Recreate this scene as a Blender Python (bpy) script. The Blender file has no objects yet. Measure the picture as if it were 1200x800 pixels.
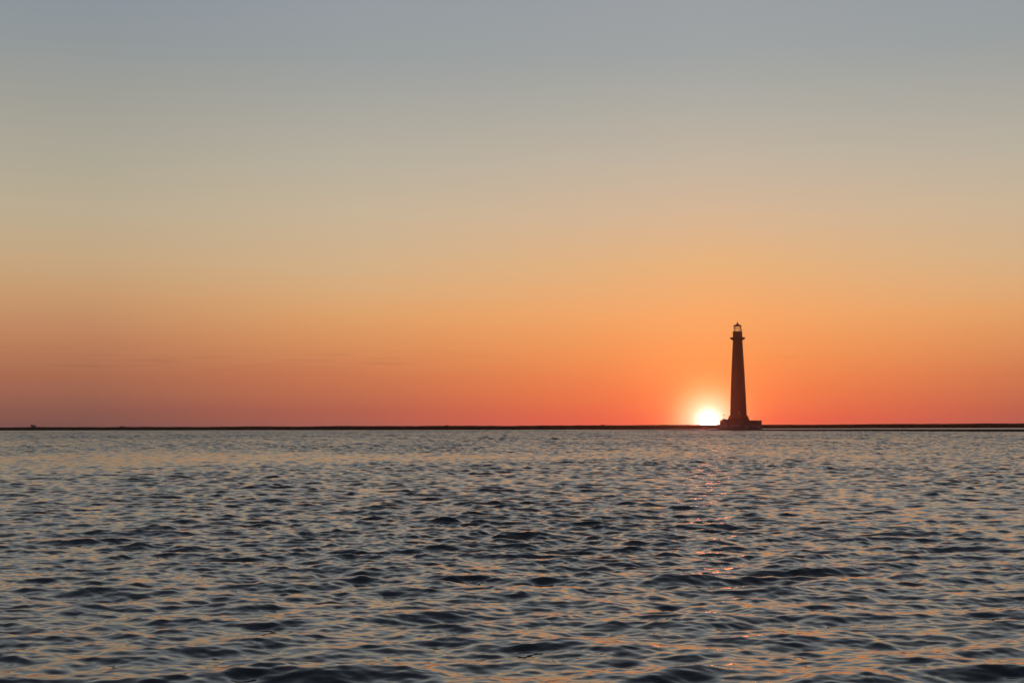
import bpy, bmesh, math, random
import numpy as np
from mathutils import Vector

random.seed(7)
rng = np.random.default_rng(11)
sc = bpy.context.scene
COL = sc.collection
R = math.radians

# ------------------------------------------------------------------ camera
CAM_H = 1.8                      # eye height above the water, a small boat
F = 1800.0                       # focal length in photo pixels (1200 wide)
HZ = 499.0                       # photo row of the true horizon, mid frame
cam = bpy.data.cameras.new('camera')
cam.lens = F * 36.0 / 1200.0
cam.sensor_width = 36.0
cam.clip_start = 0.1
cam.clip_end = 80000.0
camo = bpy.data.objects.new('camera', cam)
COL.objects.link(camo)
camo.location = (0, 0, CAM_H)
PITCH = math.atan((HZ - 400.0) / F)
ROLL = R(0.143)
from mathutils import Matrix
camo.rotation_euler = (Matrix.Rotation(R(90) + PITCH, 3, 'X') @ Matrix.Rotation(-ROLL, 3, 'Z')).to_euler()
sc.camera = camo

def row_h(x):                    # photo row of the horizon at photo column x
    return HZ - 0.0025 * (x - 600.0)

def place(px, d):                # ground point seen in photo column px at depth d (used once, at build time)
    return Vector(((px - 600.0) / F * d, d, 0.0))

HAZE = 0.00009                   # even density of the evening haze, per metre

# ------------------------------------------------------------------ helpers
def srgb(r, g, b):
    def c(v):
        v /= 255.0
        return v / 12.92 if v <= 0.04045 else ((v + 0.055) / 1.055) ** 2.4
    return (c(r), c(g), c(b), 1.0)

class N:
    """tiny node-graph helper"""
    def __init__(s, tree):
        s.t = tree
    def new(s, typ, **kw):
        n = s.t.nodes.new(typ)
        for k, v in kw.items():
            setattr(n, k, v)
        return n
    def set(s, sock, v):
        if isinstance(v, bpy.types.NodeSocket):
            s.t.links.new(v, sock)
        else:
            sock.default_value = v
    def math(s, op, a, b=0.0, clamp=False):
        n = s.new('ShaderNodeMath', operation=op, use_clamp=clamp)
        s.set(n.inputs[0], a); s.set(n.inputs[1], b)
        return n.outputs[0]
    def vmath(s, op, a, b=(0, 0, 0), out=0):
        n = s.new('ShaderNodeVectorMath', operation=op)
        s.set(n.inputs[0], a)
        s.set(n.inputs[1], b)
        return n.outputs['Value'] if out == 'v' else n.outputs[0]
    def mix(s, f, a, b, mode='MIX'):
        n = s.new('ShaderNodeMix', data_type='RGBA', blend_type=mode)
        s.set(n.inputs[0], f); s.set(n.inputs[6], a); s.set(n.inputs[7], b)
        return n.outputs[2]
    def maprange(s, v, a, b, c=0.0, d=1.0, smooth=False):
        n = s.new('ShaderNodeMapRange', interpolation_type='SMOOTHSTEP' if smooth else 'LINEAR')
        n.clamp = True
        s.set(n.inputs[0], v)
        for i, q in enumerate((a, b, c, d)):
            n.inputs[1 + i].default_value = q
        return n.outputs[0]
    def ramp(s, f, stops):
        n = s.new('ShaderNodeValToRGB')
        cr = n.color_ramp
        while len(cr.elements) < len(stops):
            cr.elements.new(1.0)
        for e, (p, c) in zip(cr.elements, stops):
            e.position = p; e.color = c
        s.set(n.inputs[0], f)
        return n.outputs[0]

def mat(name, base, rough=0.85, noise_scale=1.0, var=0.35, bump=0.0, stretch=(1, 1, 1), metallic=0.0):
    m = bpy.data.materials.new(name)
    m.use_nodes = True
    t = m.node_tree; n = N(t)
    p = t.nodes['Principled BSDF']
    p.inputs['Roughness'].default_value = rough
    p.inputs['Metallic'].default_value = metallic
    tc = n.new('ShaderNodeTexCoord')
    mp = n.new('ShaderNodeMapping'); mp.inputs['Scale'].default_value = stretch
    t.links.new(tc.outputs['Object'], mp.inputs[0])
    nz = n.new('ShaderNodeTexNoise')
    nz.inputs['Scale'].default_value = noise_scale
    nz.inputs['Detail'].default_value = 6.0
    nz.inputs['Roughness'].default_value = 0.65
    t.links.new(mp.outputs[0], nz.inputs['Vector'])
    lo = tuple(c * (1 - var) for c in base) + (1,)
    hi = tuple(min(1, c * (1 + var)) for c in base) + (1,)
    f = n.maprange(nz.outputs[0], 0.3, 0.7)
    t.links.new(n.mix(f, lo, hi), p.inputs['Base Color'])
    if bump:
        b = n.new('ShaderNodeBump'); b.inputs['Strength'].default_value = bump
        b.inputs['Distance'].default_value = 0.05
        t.links.new(nz.outputs[0], b.inputs['Height'])
        t.links.new(b.outputs[0], p.inputs['Normal'])
    return m

def link(name, bm, m, parent=None, smooth_angle=None):
    me = bpy.data.meshes.new(name)
    bmesh.ops.recalc_face_normals(bm, faces=bm.faces)
    bm.to_mesh(me); bm.free()
    if smooth_angle is not None:
        for p in me.polygons:
            p.use_smooth = True
        me.set_sharp_from_angle(angle=R(smooth_angle))
    me.materials.append(m)
    o = bpy.data.objects.new(name, me)
    COL.objects.link(o)
    if parent:
        o.parent = parent
    return o

def lathe(bm, prof, seg=64, cap=True, cx=0.0, cy=0.0):
    rings = []
    for r, z in prof:
        rings.append([bm.verts.new((cx + r * math.cos(2 * math.pi * i / seg), cy + r * math.sin(2 * math.pi * i / seg), z)) for i in range(seg)])
    for a, b in zip(rings, rings[1:]):
        for i in range(seg):
            j = (i + 1) % seg
            bm.faces.new((a[i], a[j], b[j], b[i]))
    if cap:
        bm.faces.new(rings[0][::-1]); bm.faces.new(rings[-1])
    return rings

def ringtube(bm, r, z, w, h, seg=48):
    """a closed square-section hoop"""
    P = [(r - w / 2, z - h / 2), (r + w / 2, z - h / 2), (r + w / 2, z + h / 2), (r - w / 2, z + h / 2)]
    rings = [[bm.verts.new((q * math.cos(2 * math.pi * i / seg), q * math.sin(2 * math.pi * i / seg), y)) for q, y in P] for i in range(seg)]
    for i in range(seg):
        a, b = rings[i], rings[(i + 1) % seg]
        for k in range(4):
            bm.faces.new((a[k], b[k], b[(k + 1) % 4], a[(k + 1) % 4]))

def box(bm, c, s, rz=0.0, taper=1.0):
    vs = []
    for z in (-1, 1):
        t = taper if z > 0 else 1.0
        for x, y in ((-1, -1), (1, -1), (1, 1), (-1, 1)):
            px, py = x * s[0] / 2 * t, y * s[1] / 2 * t
            vs.append(bm.verts.new((c[0] + px * math.cos(rz) - py * math.sin(rz), c[1] + px * math.sin(rz) + py * math.cos(rz), c[2] + z * s[2] / 2)))
    for f in ((0, 3, 2, 1), (4, 5, 6, 7), (0, 1, 5, 4), (1, 2, 6, 5), (2, 3, 7, 6), (3, 0, 4, 7)):
        bm.faces.new([vs[i] for i in f])

def empty(name, loc, label, cat, group=None, rz=0.0):
    o = bpy.data.objects.new(name, None)
    COL.objects.link(o)
    o.location = loc; o.rotation_euler = (0, 0, rz)
    o.empty_display_size = 0.5
    o['label'] = label; o['category'] = cat
    if group:
        o['group'] = group
    return o

# ------------------------------------------------------------------ sky and sun
SUN_PX, SUN_PY = 829.5, 492.9
sun_az = math.atan((SUN_PX - 600.0) / F)
sun_el = math.atan((row_h(SUN_PX) - SUN_PY) / math.hypot(F, SUN_PX - 600))
SUN = Vector((math.sin(sun_az) * math.cos(sun_el), math.cos(sun_az) * math.cos(sun_el), math.sin(sun_el)))

w = bpy.data.worlds.new('World')
sc.world = w
w.use_nodes = True
t = w.node_tree; n = N(t)
bg = t.nodes['Background']
tc = n.new('ShaderNodeTexCoord')
d = n.vmath('NORMALIZE', tc.outputs['Generated'])
sep = n.new('ShaderNodeSeparateXYZ'); t.links.new(d, sep.inputs[0])
el = n.math('MULTIPLY', n.math('ARCSINE', n.math('MAXIMUM', sep.outputs[2], 0.0)), 180 / math.pi)
# faint thin bands of cloud bend the elevation profile a little
cmb = n.new('ShaderNodeCombineXYZ')
t.links.new(n.math('MULTIPLY', n.math('ARCTAN2', sep.outputs[0], sep.outputs[1]), 9.0), cmb.inputs[0])
t.links.new(n.math('MULTIPLY', el, 3.2), cmb.inputs[1])
cn = n.new('ShaderNodeTexNoise'); cn.inputs['Scale'].default_value = 1.0
cn.inputs['Detail'].default_value = 4.0; cn.inputs['Roughness'].default_value = 0.55
t.links.new(cmb.outputs[0], cn.inputs['Vector'])
band = n.math('SUBTRACT', cn.outputs[0], 0.5)
el2 = n.math('MAXIMUM', n.math('ADD', el, n.math('MULTIPLY', band, n.maprange(el, 0.0, 6.0, 0.2, 0.55))), 0.0)
fac = n.math('SQRT', n.math('DIVIDE', el2, 90.0))
hx = n.new('ShaderNodeCombineXYZ')
t.links.new(sep.outputs[0], hx.inputs[0]); t.links.new(sep.outputs[1], hx.inputs[1])
hdir = n.vmath('NORMALIZE', hx.outputs[0])
caz = n.vmath('DOT_PRODUCT', hdir, (math.sin(sun_az), math.cos(sun_az), 0), out='v')
az = n.math('MULTIPLY', n.math('ARCCOSINE', n.math('MINIMUM', caz, 1.0)), 180 / math.pi)

def stops(rows, tail):
    out = []
    for y, c in rows:
        e = math.degrees(math.atan(max(0.0, 498.8 - y) / F))
        out.append((math.sqrt(e / 90.0), srgb(*c)))
    for e, c in tail:
        out.append((math.sqrt(e / 90.0), srgb(*c)))
    return sorted(out, key=lambda q: q[0])
tail = [(18, (146, 149, 152)), (25, (106, 111, 117)), (34, (70, 77, 87)), (50, (52, 58, 68)), (90, (42, 48, 59))]
S0 = stops([(0, (156, 160, 164)), (60, (160, 164, 164)), (125, (177, 173, 163)), (190, (196, 181, 162)), (250, (215, 183, 151)),
            (310, (233, 180, 126)), (370, (250, 170, 105)), (420, (254, 152, 84)), (460, (254, 128, 72)), (490, (252, 104, 72)), (498.8, (248, 100, 76))], tail)
S1 = stops([(0, (150, 156, 162)), (60, (154, 159, 160)), (125, (170, 168, 160)), (190, (186, 177, 160)), (250, (201, 181, 153)),
            (310, (212, 178, 138)), (340, (219, 173, 125)), (370, (224, 163, 107)), (400, (220, 148, 95)), (440, (206, 122, 83)),
            (480, (182, 99, 80)), (498.8, (167, 97, 91))], tail)
S2 = stops([(0, (140, 148, 157)), (62, (147, 153, 154)), (125, (161, 160, 152)), (190, (174, 168, 151)), (250, (188, 173, 147)),
            (310, (199, 168, 130)), (350, (202, 155, 112)), (400, (190, 130, 94)), (440, (171, 109, 83)), (480, (140, 91, 81)), (498.8, (119, 83, 81))], tail)
S3 = [(0.0, srgb(62, 62, 74)), (math.sqrt(6 / 90), srgb(84, 78, 92)), (math.sqrt(16 / 90), srgb(92, 92, 110)),
      (math.sqrt(35 / 90), srgb(62, 69, 82)), (1.0, srgb(40, 48, 62))]
c = n.mix(n.maprange(az, 0.6, 13.0), n.ramp(fac, S0), n.ramp(fac, S1))
c = n.mix(n.maprange(az, 13.0, 22.5), c, n.ramp(fac, S2))
c = n.mix(n.maprange(az, 26.0, 120.0, smooth=True), c, n.ramp(fac, S3))
# sun disc and its aureole: glow by true angular distance from the sun
th = n.math('MULTIPLY', n.vmath('LENGTH', n.vmath('SUBTRACT', d, tuple(SUN)), out='v'), F)   # in 1/1800 rad
def gauss(a, r):
    q = n.math('DIVIDE', th, r)
    return n.math('MULTIPLY', n.math('EXPONENT', n.math('MULTIPLY', n.math('MULTIPLY', q, q), -1.0)), a)
disc = n.maprange(th, 7.5, 10.5, 8.0, 0.0, smooth=True)
def total(*q):
    o = q[0]
    for v in q[1:]:
        o = n.math('ADD', o, v)
    return o
# thin dark streaks of cloud just above the horizon
c2 = n.new('ShaderNodeCombineXYZ')
t.links.new(n.math('MULTIPLY', n.math('ARCTAN2', sep.outputs[0], sep.outputs[1]), 16.0), c2.inputs[0])
t.links.new(n.math('MULTIPLY', el, 8.0), c2.inputs[1])
sn = n.new('ShaderNodeTexNoise'); sn.inputs['Scale'].default_value = 1.0; sn.inputs['Detail'].default_value = 2.0
t.links.new(c2.outputs[0], sn.inputs['Vector'])
streak = n.math('MULTIPLY', n.maprange(sn.outputs[0], 0.56, 0.72, smooth=True), n.math('MULTIPLY', n.maprange(el, 1.7, 2.1), n.maprange(el, 3.0, 2.6)))
c = n.mix(n.math('MULTIPLY', streak, n.maprange(n.math('ARCTAN2', sep.outputs[0], sep.outputs[1]), -0.12, -0.02, 0.2, 0.05)), c, srgb(120, 78, 62))
gl = n.new('ShaderNodeCombineXYZ')
t.links.new(total(gauss(0.8, 26.0), gauss(1.4, 11.0), disc), gl.inputs[0])
t.links.new(total(gauss(0.85, 30.0), gauss(1.2, 11.0), gauss(0.06, 70.0), disc), gl.inputs[1])
t.links.new(total(gauss(0.62, 27.0), gauss(1.4, 11.0), disc), gl.inputs[2])
c = n.mix(1.0, c, gl.outputs[0], 'ADD')
t.links.new(c, bg.inputs['Color'])
bg.inputs['Strength'].default_value = 1.0

ld = bpy.data.lights.new('sun', 'SUN')
ld.energy = 0.030
ld.color = (1.0, 0.15, 0.08)
ld.angle = R(2.2)
lo = bpy.data.objects.new('sun', ld)
COL.objects.link(lo)
lo.location = SUN * 500
lo.rotation_euler = SUN.to_track_quat('Z', 'Y').to_euler()

# ------------------------------------------------------------------ water
def spectrum_tile(L, Nn, lam_lo, lam_hi, seed, wind=0.0, lam_p=1.6, mss_scale=0.0145, spread=3.0):
    """random directional wave field on an L x L torus holding wavelengths lam_lo..lam_hi; heights and chop"""
    g = np.random.default_rng(seed)
    k1 = 2 * np.pi * np.fft.fftfreq(Nn, L / Nn)
    kx, ky = np.meshgrid(k1, k1, indexing='ij')
    k = np.hypot(kx, ky); k[0, 0] = 1
    kp = 2 * np.pi / lam_p
    S = mss_scale * k ** -4.0 * np.exp(-1.0 * (kp / k) ** 2.0) * (1.0 / (1.0 + (k / 70.0) ** 2))
    ang = np.arctan2(kx, -ky) - wind            # waves run towards the viewer (-y)
    D = np.abs(np.cos(ang / 2)) ** (2 * spread)
    D /= 2 * np.pi * np.mean(np.abs(np.cos(np.linspace(0, np.pi, 400) )) ** (2 * spread)) 
    lam = 2 * np.pi / k
    def sm(x): 
        x = np.clip(x, 0, 1); return x * x * (3 - 2 * x)
    W = (lam < lam_hi) & (lam >= lam_lo)
    P = S * D * W; P[0, 0] = 0
    dk = 2 * np.pi / L
    a = np.sqrt(P * dk * dk) * (g.standard_normal(P.shape) + 1j * g.standard_normal(P.shape))
    H = a * Nn * Nn
    h = np.fft.ifft2(H).real
    dx = np.fft.ifft2(1j * kx / k * H).real
    dy = np.fft.ifft2(1j * ky / k * H).real
    return np.stack((dx, dy, h), -1).astype(np.float32)

def sample(tile, L, x, y, rot):
    Nn = tile.shape[0]
    c_, s_ = math.cos(rot), math.sin(rot)
    u = (x * c_ + y * s_) / L * Nn
    v = (-x * s_ + y * c_) / L * Nn
    iu = np.floor(u).astype(np.int64); iv = np.floor(v).astype(np.int64)
    fu = (u - iu).astype(np.float32)[..., None]; fv = (v - iv).astype(np.float32)[..., None]
    iu %= Nn; iv %= Nn; ju = (iu + 1) % Nn; jv = (iv + 1) % Nn
    o = (tile[iu, iv] * (1 - fu) + tile[ju, iv] * fu) * (1 - fv) + (tile[iu, jv] * (1 - fu) + tile[ju, jv] * fu) * fv
    out = np.empty_like(o)
    out[..., 0] = o[..., 0] * c_ - o[..., 1] * s_
    out[..., 1] = o[..., 0] * s_ + o[..., 1] * c_
    out[..., 2] = o[..., 2]
    return out

def vnoise(x, y, seed):
    """smooth value noise, unit cells, in -1..1"""
    g = np.random.default_rng(seed); T = g.uniform(-1, 1, (256, 256)).astype(np.float32)
    ix = np.floor(x).astype(np.int64); iy = np.floor(y).astype(np.int64)
    fx = x - ix; fy = y - iy
    fx = fx * fx * (3 - 2 * fx); fy = fy * fy * (3 - 2 * fy)
    a = T[ix % 256, iy % 256] * (1 - fx) + T[(ix + 1) % 256, iy % 256] * fx
    b = T[ix % 256, (iy + 1) % 256] * (1 - fx) + T[(ix + 1) % 256, (iy + 1) % 256] * fx
    return a * (1 - fy) + b * fy

def build_water():
    rs = [0.0, 1.5, 3.0, 5.0, 7.0]
    r = 8.2
    while r < 920:
        rs.append(r); r += min(max(0.0021 * r, 0.02), 0.5)
    while r < 1500:
        rs.append(r); r *= 1.1
    rs = np.array(rs)
    half = R(25)
    fine = np.linspace(-half, half, 900)
    coarse = np.linspace(half, 2 * np.pi - half, 150)[1:]      # the rest of the circle, back to the start
    th_ = np.concatenate((fine, coarse[:-1]))
    n_r, n_t = len(rs), len(th_)
    rr, tt = np.meshgrid(rs, th_, indexing='ij')
    x = rr * np.sin(tt); y = rr * np.cos(tt)
    near = np.clip((980 - rr) / 60, 0, 1) * np.clip((rr - 4) / 4, 0, 1) * np.clip((R(34) - np.abs(np.where(tt > np.pi, tt - 2 * np.pi, tt))) / R(6), 0.0, 1)
    # gusts and slicks: the sea is rougher in some patches than in others
    gust = 1 + 0.24 * vnoise(x / 9 + 3, y / 26, 1) + 0.2 * vnoise(x / 31, y / 90 + 7, 2)
    yb = y + 9 * vnoise(x / 22, y / 60, 3) - x * 0.12
    slick = np.exp(-((yb - 90) / 17) ** 2) * np.clip(1.0 - x / 22, 0.15, 1) 
    gust *= (1 - 0.55 * slick) * (1 + 0.2 * np.clip((yb - 115) / 25, 0, 1))
    amp = near * gust
    spacing = np.maximum(np.clip(0.0021 * rr, 0.02, 0.5), rr * 0.00097)
    bands = [  # tile size, N, wavelengths, seed, rotation, share
        (47.0, 512, 0.9, 60.0, 21, 0.00),
        (31.0, 512, 0.9, 60.0, 22, 0.31),
        (17.3, 512, 0.3, 0.9, 23, 0.12),
        (7.1, 512, 0.08, 0.3, 24, -0.2),
    ]
    disp = np.zeros(rr.shape + (3,), np.float32)
    for i, (L, Nn, lo_, hi_, sd, rot) in enumerate(bands):
        tile = spectrum_tile(L, Nn, lo_, hi_, sd, spread=7.0 if i < 2 else 3.0)
        near_k = np.clip((rr - 12) / 18, 0, 1)                # close in, the swell shows more than the ripples
        k_ = (0.84 - 0.07 * near_k if i < 2 else 0.85 + 0.45 * near_k + (0.15 if i == 3 else 0.0)) * (1 + 0.5 * np.clip((rr - 22) / 130, 0, 1))
        wgt = amp * k_ * np.clip(1.6 - spacing / (0.5 * (lo_ + min(hi_, 3 * lo_)) * 0.5), 0.0, 1)
        dd_ = sample(tile, L, x, y, rot) * wgt[..., None].astype(np.float32)
        dd_[..., :2] *= ((0.95, 0.95, 0.85, 0.3)[i] * (0.72 + 0.28 * near_k))[..., None]
        disp += dd_
    co = np.empty((n_r, n_t, 3), np.float32)
    CH = 1.0
    co[..., 0] = x + CH * disp[..., 0]
    co[..., 1] = y + CH * disp[..., 1] - 0.1 * disp[..., 2]      # crests lean towards the boat
    co[..., 2] = disp[..., 2]
    print('water: rms height', disp[..., 2][near > 0.9].std(), 'verts', n_r * n_t)
    i = np.arange(n_r - 1)[:, None] * n_t
    j = np.arange(n_t)[None, :]; j2 = (j + 1) % n_t
    quads = np.stack((i + j, i + n_t + j, i + n_t + j2, i + j2), -1).reshape(-1, 4)[:, ::-1]
    q = quads.astype(np.int32)
    q = q[n_t:]                                               # the innermost ring starts at r = 1.5 m, closed below
    me = bpy.data.meshes.new('water')
    me.vertices.add(n_r * n_t)
    me.vertices.foreach_set('co', co.reshape(-1))
    me.loops.add(q.size)
    me.loops.foreach_set('vertex_index', q.reshape(-1))
    me.polygons.add(len(q))
    me.polygons.foreach_set('loop_start', np.arange(0, q.size, 4, dtype=np.int32))
    me.polygons.foreach_set('use_smooth', np.ones(len(q), bool))
    me.update(calc_edges=True)
    # ripples too fine for the mesh where it coarsens go into the surface roughness
    at = me.attributes.new('ripple', 'FLOAT', 'POINT')
    at.data.foreach_set('value', (0.075 + 0.13 * np.clip((rr - 15) / 260, 0, 1) ** 0.7).astype(np.float32).reshape(-1))
    o = bpy.data.objects.new('water', me)
    COL.objects.link(o)
    o['kind'] = 'structure'
    m = bpy.data.materials.new('sea_water'); m.use_nodes = True
    t = m.node_tree; n = N(t); p = t.nodes['Principled BSDF']
    p.inputs['Base Color'].default_value = (0.008, 0.012, 0.014, 1)
    an = n.new('ShaderNodeAttribute'); an.attribute_name = 'ripple'
    t.links.new(an.outputs['Fac'], p.inputs['Roughness'])
    p.inputs['IOR'].default_value = 2.1
    me.materials.append(m)
    return o
build_water()

# ------------------------------------------------------------------ shores
sand_dark = mat('dark_shore_scrub', (0.03, 0.027, 0.02), 0.95, 0.2, 0.5)
sand_wet = mat('wet_sand', (0.03, 0.026, 0.021), 1.0, 0.3, 0.4)
for m_ in (sand_dark, sand_wet):
    m_.node_tree.nodes['Principled BSDF'].inputs['Specular IOR Level'].default_value = 0.1

def strip(name, stations, m):
    """a low bank: stations of (x, y_front, y_crest, y_back, crest height)"""
    bm = bmesh.new()
    prev = None
    for x, yf, yc, yb, hc in stations:
        prof = [(yf, -0.6), (yf + 0.4, 0.02), (yf + (yc - yf) * 0.35, hc * 0.7), (yc, hc), (yc + (yb - yc) * 0.5, hc * 0.8), (yb, -0.6)]
        cur = [bm.verts.new((x, yy, zz)) for yy, zz in prof]
        if prev:
            for k in range(len(cur) - 1):
                bm.faces.new((prev[k], cur[k], cur[k + 1], prev[k + 1]))
        else:
            bm.faces.new(cur)
        prev = cur
    bm.faces.new(prev[::-1])
    o = link(name, bm, m, smooth_angle=50)
    o['kind'] = 'structure'
    return o

def interp(px, table):
    xs = [a for a, _ in table]; ys = [b for _, b in table]
    return float(np.interp(px, xs, ys))
# far shore: waterline distance and crest height by photo column
FAR_D = [(-900, 1010), (0, 850), (300, 780), (520, 735), (700, 730), (800, 790), (900, 880), (1200, 890), (2000, 900)]
FAR_H = [(-900, 1.75), (0, 1.80), (300, 1.90), (520, 2.0), (700, 2.05), (900, 2.2), (1150, 2.55), (1300, 2.7), (2000, 2.6)]
st = []
for px in np.linspace(-900, 2000, 420):
    dd = interp(px, FAR_D)
    hh = interp(px, FAR_H) + random.uniform(-0.07, 0.07) + 0.06 * math.sin(px * 0.05) + 0.05 * math.sin(px * 0.017 + 1)
    st.append(((px - 600) / F * dd, dd, dd + 18, dd + 120, hh))
strip('far_shore', st, sand_dark)
# near sandbar: a low spit that starts left of the lighthouse and comes closer to the right
BAR_D = [(690, 715), (760, 640), (895, 505), (1150, 405), (1400, 350), (1700, 320)]
BAR_H = [(690, 0.02), (740, 0.2), (895, 0.5), (1150, 0.62), (1400, 0.62), (1700, 0.62)]
st = []
for px in np.linspace(690, 1700, 220):
    dd = interp(px, BAR_D)
    hh = interp(px, BAR_H) + random.uniform(-0.02, 0.02)
    st.append(((px - 600) / F * dd, dd, dd + 9, dd + 40, hh))
strip('sandbar', st, sand_wet)

# ------------------------------------------------------------------ lighthouse
LD = 729.0
PX = LD / F                                       # metres per photo pixel there
LX = 864.8
base_row = row_h(LX) + CAM_H * F / LD             # photo row of the water at the tower
def H(row):                                       # height of a photo row at the tower
    return (base_row - row) * PX
lh = empty('lighthouse', place(LX, LD), 'tall tapering dark red lighthouse with gallery and lantern, just right of the setting sun', 'lighthouse')

def brick_mat():
    m = bpy.data.materials.new('weathered_brick'); m.use_nodes = True
    t = m.node_tree; n = N(t); p = t.nodes['Principled BSDF']
    p.inputs['Roughness'].default_value = 0.9
    tc = n.new('ShaderNodeTexCoord')
    sp = n.new('ShaderNodeSeparateXYZ'); t.links.new(tc.outputs['Object'], sp.inputs[0])
    cb = n.new('ShaderNodeCombineXYZ')
    t.links.new(n.math('MULTIPLY', n.math('ARCTAN2', sp.outputs[1], sp.outputs[0]), 3.2), cb.inputs[0])
    t.links.new(sp.outputs[2], cb.inputs[1])
    br = n.new('ShaderNodeTexBrick')
    br.inputs['Scale'].default_value = 1.0
    br.inputs['Brick Width'].default_value = 0.42; br.inputs['Row Height'].default_value = 0.16
    br.inputs['Mortar Size'].default_value = 0.012
    br.inputs['Color1'].default_value = (0.30, 0.06, 0.035, 1)
    br.inputs['Color2'].default_value = (0.22, 0.045, 0.03, 1)
    br.inputs['Mortar'].default_value = (0.26, 0.11, 0.08, 1)
    t.links.new(cb.outputs[0], br.inputs['Vector'])
    nz = n.new('ShaderNodeTexNoise'); nz.inputs['Scale'].default_value = 0.6; nz.inputs['Detail'].default_value = 7
    mp = n.new('ShaderNodeMapping'); mp.inputs['Scale'].default_value = (1, 1, 0.35)
    t.links.new(tc.outputs['Object'], mp.inputs[0]); t.links.new(mp.outputs[0], nz.inputs['Vector'])
    f = n.maprange(nz.outputs[0], 0.42, 0.68, 0.0, 0.55)
    t.links.new(n.mix(f, br.outputs['Color'], (0.17, 0.055, 0.05, 1)), p.inputs['Base Color'])
    return m
brick = brick_mat()
concrete = mat('old_concrete', (0.26, 0.2, 0.19), 0.9, 0.8, 0.35, 0.3)
steel = mat('rusty_sheet_steel', (0.16, 0.1, 0.085), 0.8, 1.2, 0.45, 0.2)
iron = mat('dark_painted_iron', (0.05, 0.025, 0.02), 0.6, 2.0, 0.3)

# shaft
rows = [(489.6, 10.75), (487.6, 10.1), (485, 9.62), (470, 9.1), (455, 8.5), (440, 7.8), (420, 6.75), (403, 5.82), (397.8, 5.6)]
bm = bmesh.new()
lathe(bm, [(r_ * PX, H(y_)) for y_, r_ in rows] + [(5.55 * PX, H(389.2)), (5.75 * PX, H(389.15)), (5.75 * PX, H(388.6))], 72)
tower = link('tower', bm, brick, lh, 35)
# spreading plinth with a cornice
bm = bmesh.new()
lathe(bm, [(13.2 * PX, H(493.5)), (12.6 * PX, H(491.2)), (11.4 * PX, H(489.0)), (11.4 * PX, H(488.2)), (12.0 * PX, H(488.0)), (12.0 * PX, H(487.3)), (10.0 * PX, H(487.2))], 72)
link('plinth', bm, brick, lh, 35)
# foundation platform and the sheet-pile ring round it
bm = bmesh.new()
lathe(bm, [(24.2 * PX, -1.5), (24.2 * PX, H(492.7)), (23.9 * PX, H(492.4)), (6 * PX, H(492.3))], 72, cx=2.7 * PX)
link('foundation', bm, steel, lh, 35)
bm = bmesh.new()
seg = 176
ro, zi = 25.5 * PX, H(497.4)
prof = []
rings = {k: [] for k in ('ob', 'ot', 'it', 'ib')}
for i in range(seg):
    a = 2 * math.pi * i / seg
    q = 0.12 if (i // 2) % 2 else -0.05
    for k, (rad, z) in {'ob': (ro + q, -1.5), 'ot': (ro + q, zi), 'it': (ro - 0.28 + q, zi), 'ib': (ro - 0.28 + q, -1.5)}.items():
        rings[k].append(bm.verts.new((1.4 * PX + rad * math.cos(a), rad * math.sin(a), z)))
for i in range(seg):
    j = (i + 1) % seg
    for a, b in (('ob', 'ot'), ('ot', 'it'), ('it', 'ib'), ('ib', 'ob')):
        bm.faces.new((rings[a][i], rings[a][j], rings[b][j], rings[b][i]))
link('cofferdam', bm, concrete, lh)
# heap of broken concrete on the seaward side of the platform
bm = bmesh.new()
g = random.Random(3)
for k in range(26):
    a = g.uniform(-1, 1)
    box(bm, ((-16.6 + 3.0 * a * g.random()) * PX + g.uniform(-0.6, 0.6), g.uniform(-2.5, 0.5), H(492.3) + 0.12 + 0.35 * (1 - abs(a)) * g.random()),
        (g.uniform(0.6, 1.3), g.uniform(0.6, 1.3), g.uniform(0.3, 0.7)), g.uniform(0, 3), 0.8)
link('rubble', bm, concrete, lh)
# gallery with corbels
bm = bmesh.new()
lathe(bm, [(5.7 * PX, H(397.5)), (7.9 * PX, H(397.2)), (8.5 * PX, H(396.5)), (8.85 * PX, H(396.3)), (8.85 * PX, H(395.4)), (5.5 * PX, H(395.3))], 64)
gal = link('gallery', bm, iron, lh, 30)
for i in range(16):
    a = 2 * math.pi * i / 16
    bm = bmesh.new()
    r0, r1 = 5.5 * PX, 8.0 * PX
    pr = [(r0, H(397.3)), (r1, H(397.3)), (r1, H(397.7)), (7.0 * PX, H(397.9)), (6.4 * PX, H(398.2)), (r0, H(398.4))]
    sd = []
    for sgn in (-0.11, 0.11):
        sd.append([bm.verts.new((q * math.cos(a) - sgn * math.sin(a), q * math.sin(a) + sgn * math.cos(a), z)) for q, z in pr])
    bm.faces.new(sd[0]); bm.faces.new(sd[1][::-1])
    for k in range(6):
        bm.faces.new((sd[0][k], sd[0][(k + 1) % 6], sd[1][(k + 1) % 6], sd[1][k]))
    link('bracket', bm, iron, gal)
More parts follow.
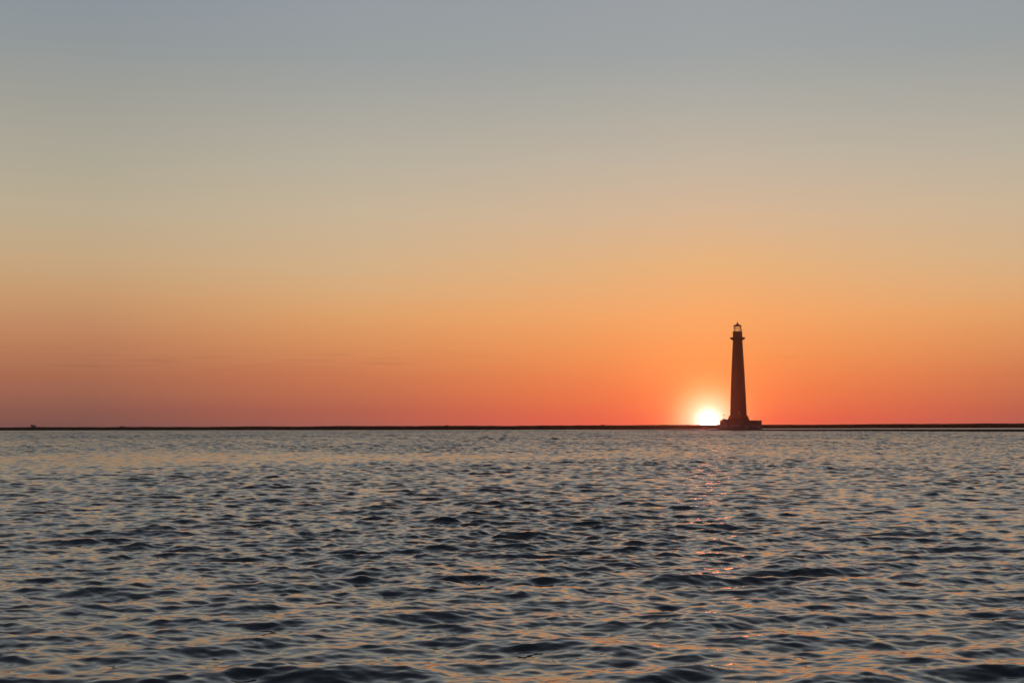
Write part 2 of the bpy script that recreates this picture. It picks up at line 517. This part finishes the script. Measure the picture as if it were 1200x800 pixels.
# lantern room
lan = empty('lantern', (0, 0, H(388.6)), '', '')
del lan['label']; del lan['category']
lan.parent = lh
z0, z1 = 0.0, H(381.7) - H(388.6)
rl = 4.45 * PX
for i in range(8):
    a = 2 * math.pi * (i + 0.06) / 8
    bm = bmesh.new()
    box(bm, (rl * math.cos(a), rl * math.sin(a), (z0 + z1) / 2), (0.10, 0.10, z1 - z0), a)
    link('post', bm, iron, lan)
bm = bmesh.new()
ringtube(bm, rl, z0 + 0.09, 0.22, 0.18); ringtube(bm, rl, z1 - 0.08, 0.22, 0.16)
ringtube(bm, rl, z0 + (z1 - z0) * 0.62, 0.10, 0.09)
link('frame', bm, iron, lan)
bm = bmesh.new()
rings = lathe(bm, [(rl - 0.10, z0 + 0.185), (rl - 0.10, z1 - 0.165)], 32, cap=False)
gm = bpy.data.materials.new('salty_glass'); gm.use_nodes = True
t = gm.node_tree; n = N(t)
t.nodes.remove(t.nodes['Principled BSDF'])
tr = n.new('ShaderNodeBsdfTransparent'); tr.inputs[0].default_value = (0.97, 0.95, 0.93, 1)
gs = n.new('ShaderNodeBsdfGlossy'); gs.inputs['Roughness'].default_value = 0.1
df = n.new('ShaderNodeBsdfTranslucent'); df.inputs[0].default_value = (0.8, 0.75, 0.7, 1)
fr = n.new('ShaderNodeFresnel'); fr.inputs[0].default_value = 1.45
m1 = n.new('ShaderNodeMixShader'); m1.inputs[0].default_value = 0.05
t.links.new(tr.outputs[0], m1.inputs[1]); t.links.new(df.outputs[0], m1.inputs[2])
m2 = n.new('ShaderNodeMixShader'); t.links.new(n.math('MULTIPLY', fr.outputs[0], 0.6), m2.inputs[0])
t.links.new(m1.outputs[0], m2.inputs[1]); t.links.new(gs.outputs[0], m2.inputs[2])
t.links.new(m2.outputs[0], t.nodes['Material Output'].inputs[0])
link('glazing', bm, gm, lan)
# roof, ventilator ball and spike
bm = bmesh.new()
lathe(bm, [(4.3 * PX, H(381.75)), (4.75 * PX, H(381.7)), (4.75 * PX, H(381.35)), (3.6 * PX, H(380.7)), (2.3 * PX, H(380.1)), (1.2 * PX, H(379.5)), (0.6 * PX, H(379.1))], 40)
roof = link('roof', bm, iron, lh, 30)
bm = bmesh.new()
lathe(bm, [(0.3, H(379.15)), (0.34, H(378.9)), (0.42, H(378.5)), (0.36, H(378.1)), (0.2, H(377.8)), (0.12, H(377.5)), (0.05, H(376.2))], 20)
link('finial', bm, iron, roof, 40)
# small lamp bracketed to the lantern rail
bm = bmesh.new()
lx = rl + 0.18
lathe(bm, [(0.12, H(387.1) - H(388.6)), (0.26, H(386.9) - H(388.6)), (0.26, H(386.2) - H(388.6)), (0.1, H(386.0) - H(388.6))], 16, cx=lx)
box(bm, (rl - 0.05, 0, H(386.6) - H(388.6)), (0.5, 0.1, 0.1))
link('beacon', bm, iron, lan, 30)
# low window of the shaft, pale stone frame
yw = 484.6
rw = 9.62 * PX
bm = bmesh.new()
for dx, dz, sx, sz in ((-0.32, 0, 0.14, 1.3), (0.32, 0, 0.14, 1.3), (0, 0.72, 0.8, 0.16), (0, -0.72, 0.9, 0.16)):
    box(bm, (dx - 0.2, -rw + 0.1, H(yw) + dz), (sx, 0.36, sz))
wf = link('window', bm, mat('pale_stone', (0.45, 0.36, 0.32), 0.8, 2.0, 0.2), lh)
bm = bmesh.new()
box(bm, (-0.2, -rw + 0.14, H(yw)), (0.5, 0.2, 1.28))
link('pane', bm, mat('dark_glass', (0.02, 0.02, 0.022), 0.15, 2, 0.1), wf)

# thin post on the platform
px_post = 847.4
off = (px_post - LX) * PX
post = empty('marker_post', place(LX, LD) + Vector((off, -2.0, H(492.4))), 'thin marker post with a small lamp head on the platform left of the lighthouse tower', 'post')
bm = bmesh.new(); lathe(bm, [(0.09, 0), (0.07, 2.3)], 10); lathe(bm, [(0.22, 0), (0.22, 0.08)], 10)
link('pole', bm, iron, post)
bm = bmesh.new(); lathe(bm, [(0.1, 2.3), (0.24, 2.36), (0.24, 2.75), (0.1, 2.95)], 12)
link('lamp_head', bm, iron, post, 30)

# ------------------------------------------------------------------ tiny things on the far shore
leaf = mat('dark_scrub_leaf', (0.04, 0.045, 0.025), 0.9, 1.0, 0.4)
twig = mat('scrub_twig', (0.06, 0.045, 0.035), 0.9, 1.0, 0.3)
def shrub(px, wid, hgt, label, seed):
    g = random.Random(seed)
    dd = interp(px, FAR_D) + 14
    root = empty('shrub', place(px, dd) + Vector((0, 0, interp(px, FAR_H) - 0.2)), label, 'shrub', 'shrubs along the far shore')
    bm = bmesh.new()
    for k in range(1):
        a = 0.15
        x0 = a * wid * 0.25
        vs = [bm.verts.new(v) for v in ((x0 - .06, -.05, 0), (x0 + .06, -.05, 0), (x0, .06, 0), (x0 + a * .5, 0, hgt * 0.8))]
        for f in ((0, 1, 3), (1, 2, 3), (2, 0, 3), (0, 2, 1)):
            bm.faces.new([vs[i] for i in f])
    link('stem', bm, twig, root)
    bm = bmesh.new()
    for k in range(420):
        u = g.uniform(-1, 1); q = g.uniform(-1, 1); v = g.random()
        top = (1 - u * u) ** 0.6 * (0.75 + 0.25 * math.sin(u * 7 + seed))
        c_ = Vector((u * wid / 2, q * wid * 0.3, 0.1 + v * top * hgt))
        s_ = g.uniform(0.09, 0.2)
        e1 = Vector((g.gauss(0, 1), g.gauss(0, 1), g.gauss(0, 1))).normalized() * s_
        e2 = Vector((g.gauss(0, 1), g.gauss(0, 1), g.gauss(0, 1))).normalized() * s_
        bm.faces.new([bm.verts.new(p_) for p_ in (c_ - e1, c_ + e2, c_ + e1, c_ - e2)])
    link('foliage', bm, leaf, root)
shrub(143.5, 3.0, 0.4, 'low dark shrub on the far shore right of the tiny building', 4)
shrub(523.5, 1.8, 0.4, 'small pointed shrub on the far shore near the middle of the picture', 5)
shrub(706.0, 2.2, 0.42, 'small rounded shrub on the far shore left of the setting sun', 6)

bx = 39.8
dd = interp(bx, FAR_D) + 30
s = dd / F
bld = empty('beach_building', place(bx, dd) + Vector((0, 0, 0.85)), 'tiny dark boxy building in two halves on the far shore at the far left', 'building')
wall = mat('weathered_boards', (0.5, 0.4, 0.36), 0.9, 1.0, 0.3)
bm = bmesh.new(); box(bm, (-1.5 * s, 0, 1.3), (2.2 * s, 2.0, 1.9)); link('wall', bm, wall, bld)
bm = bmesh.new(); box(bm, (1.2 * s, 0, 1.15), (2.6 * s, 2.4, 1.5)); link('side_wing', bm, wall, bld)
tin = mat('faded_tin_roof', (0.4, 0.33, 0.3), 0.7, 1.0, 0.2)
bm = bmesh.new(); box(bm, (-1.5 * s, 0, 2.33), (2.5 * s, 2.3, 0.14)); link('roof', bm, tin, bld)
bm = bmesh.new(); box(bm, (1.25 * s, 0, 1.97), (2.9 * s, 2.7, 0.12)); link('roof', bm, tin, bld)
for sx in (-2.3, -0.7, 0.3, 2.2):
    bm = bmesh.new(); box(bm, (sx * s, 0, 0.1), (0.25, 1.6, 0.7)); link('pile', bm, twig, bld)

# ------------------------------------------------------------------ warm evening haze
bm = bmesh.new()
box(bm, (0, 0, 28.0), (3200, 3200, 60.0))
hm = bpy.data.materials.new('evening_haze'); hm.use_nodes = True
t = hm.node_tree
t.nodes.remove(t.nodes['Principled BSDF'])
pv = t.nodes.new('ShaderNodeVolumePrincipled')
pv.inputs['Color'].default_value = (0.95, 0.74, 0.62, 1)
pv.inputs['Density'].default_value = HAZE
pv.inputs['Anisotropy'].default_value = 0.97
t.links.new(pv.outputs[0], t.nodes['Material Output'].inputs['Volume'])
hz = link('haze', bm, hm)
hz['kind'] = 'stuff'

# ------------------------------------------------------------------ render settings
vs = sc.view_settings
sc.display_settings.display_device = 'sRGB'
vs.view_transform = 'Standard'
vs.look = 'None'
vs.exposure = 0.0
vs.gamma = 1.0
sc.render.engine = 'CYCLES'
cy = sc.cycles
cy.max_bounces = 6
cy.diffuse_bounces = 2
cy.glossy_bounces = 4
cy.transparent_max_bounces = 8
cy.use_denoising = True
cy.denoiser = "OPENIMAGEDENOISE"
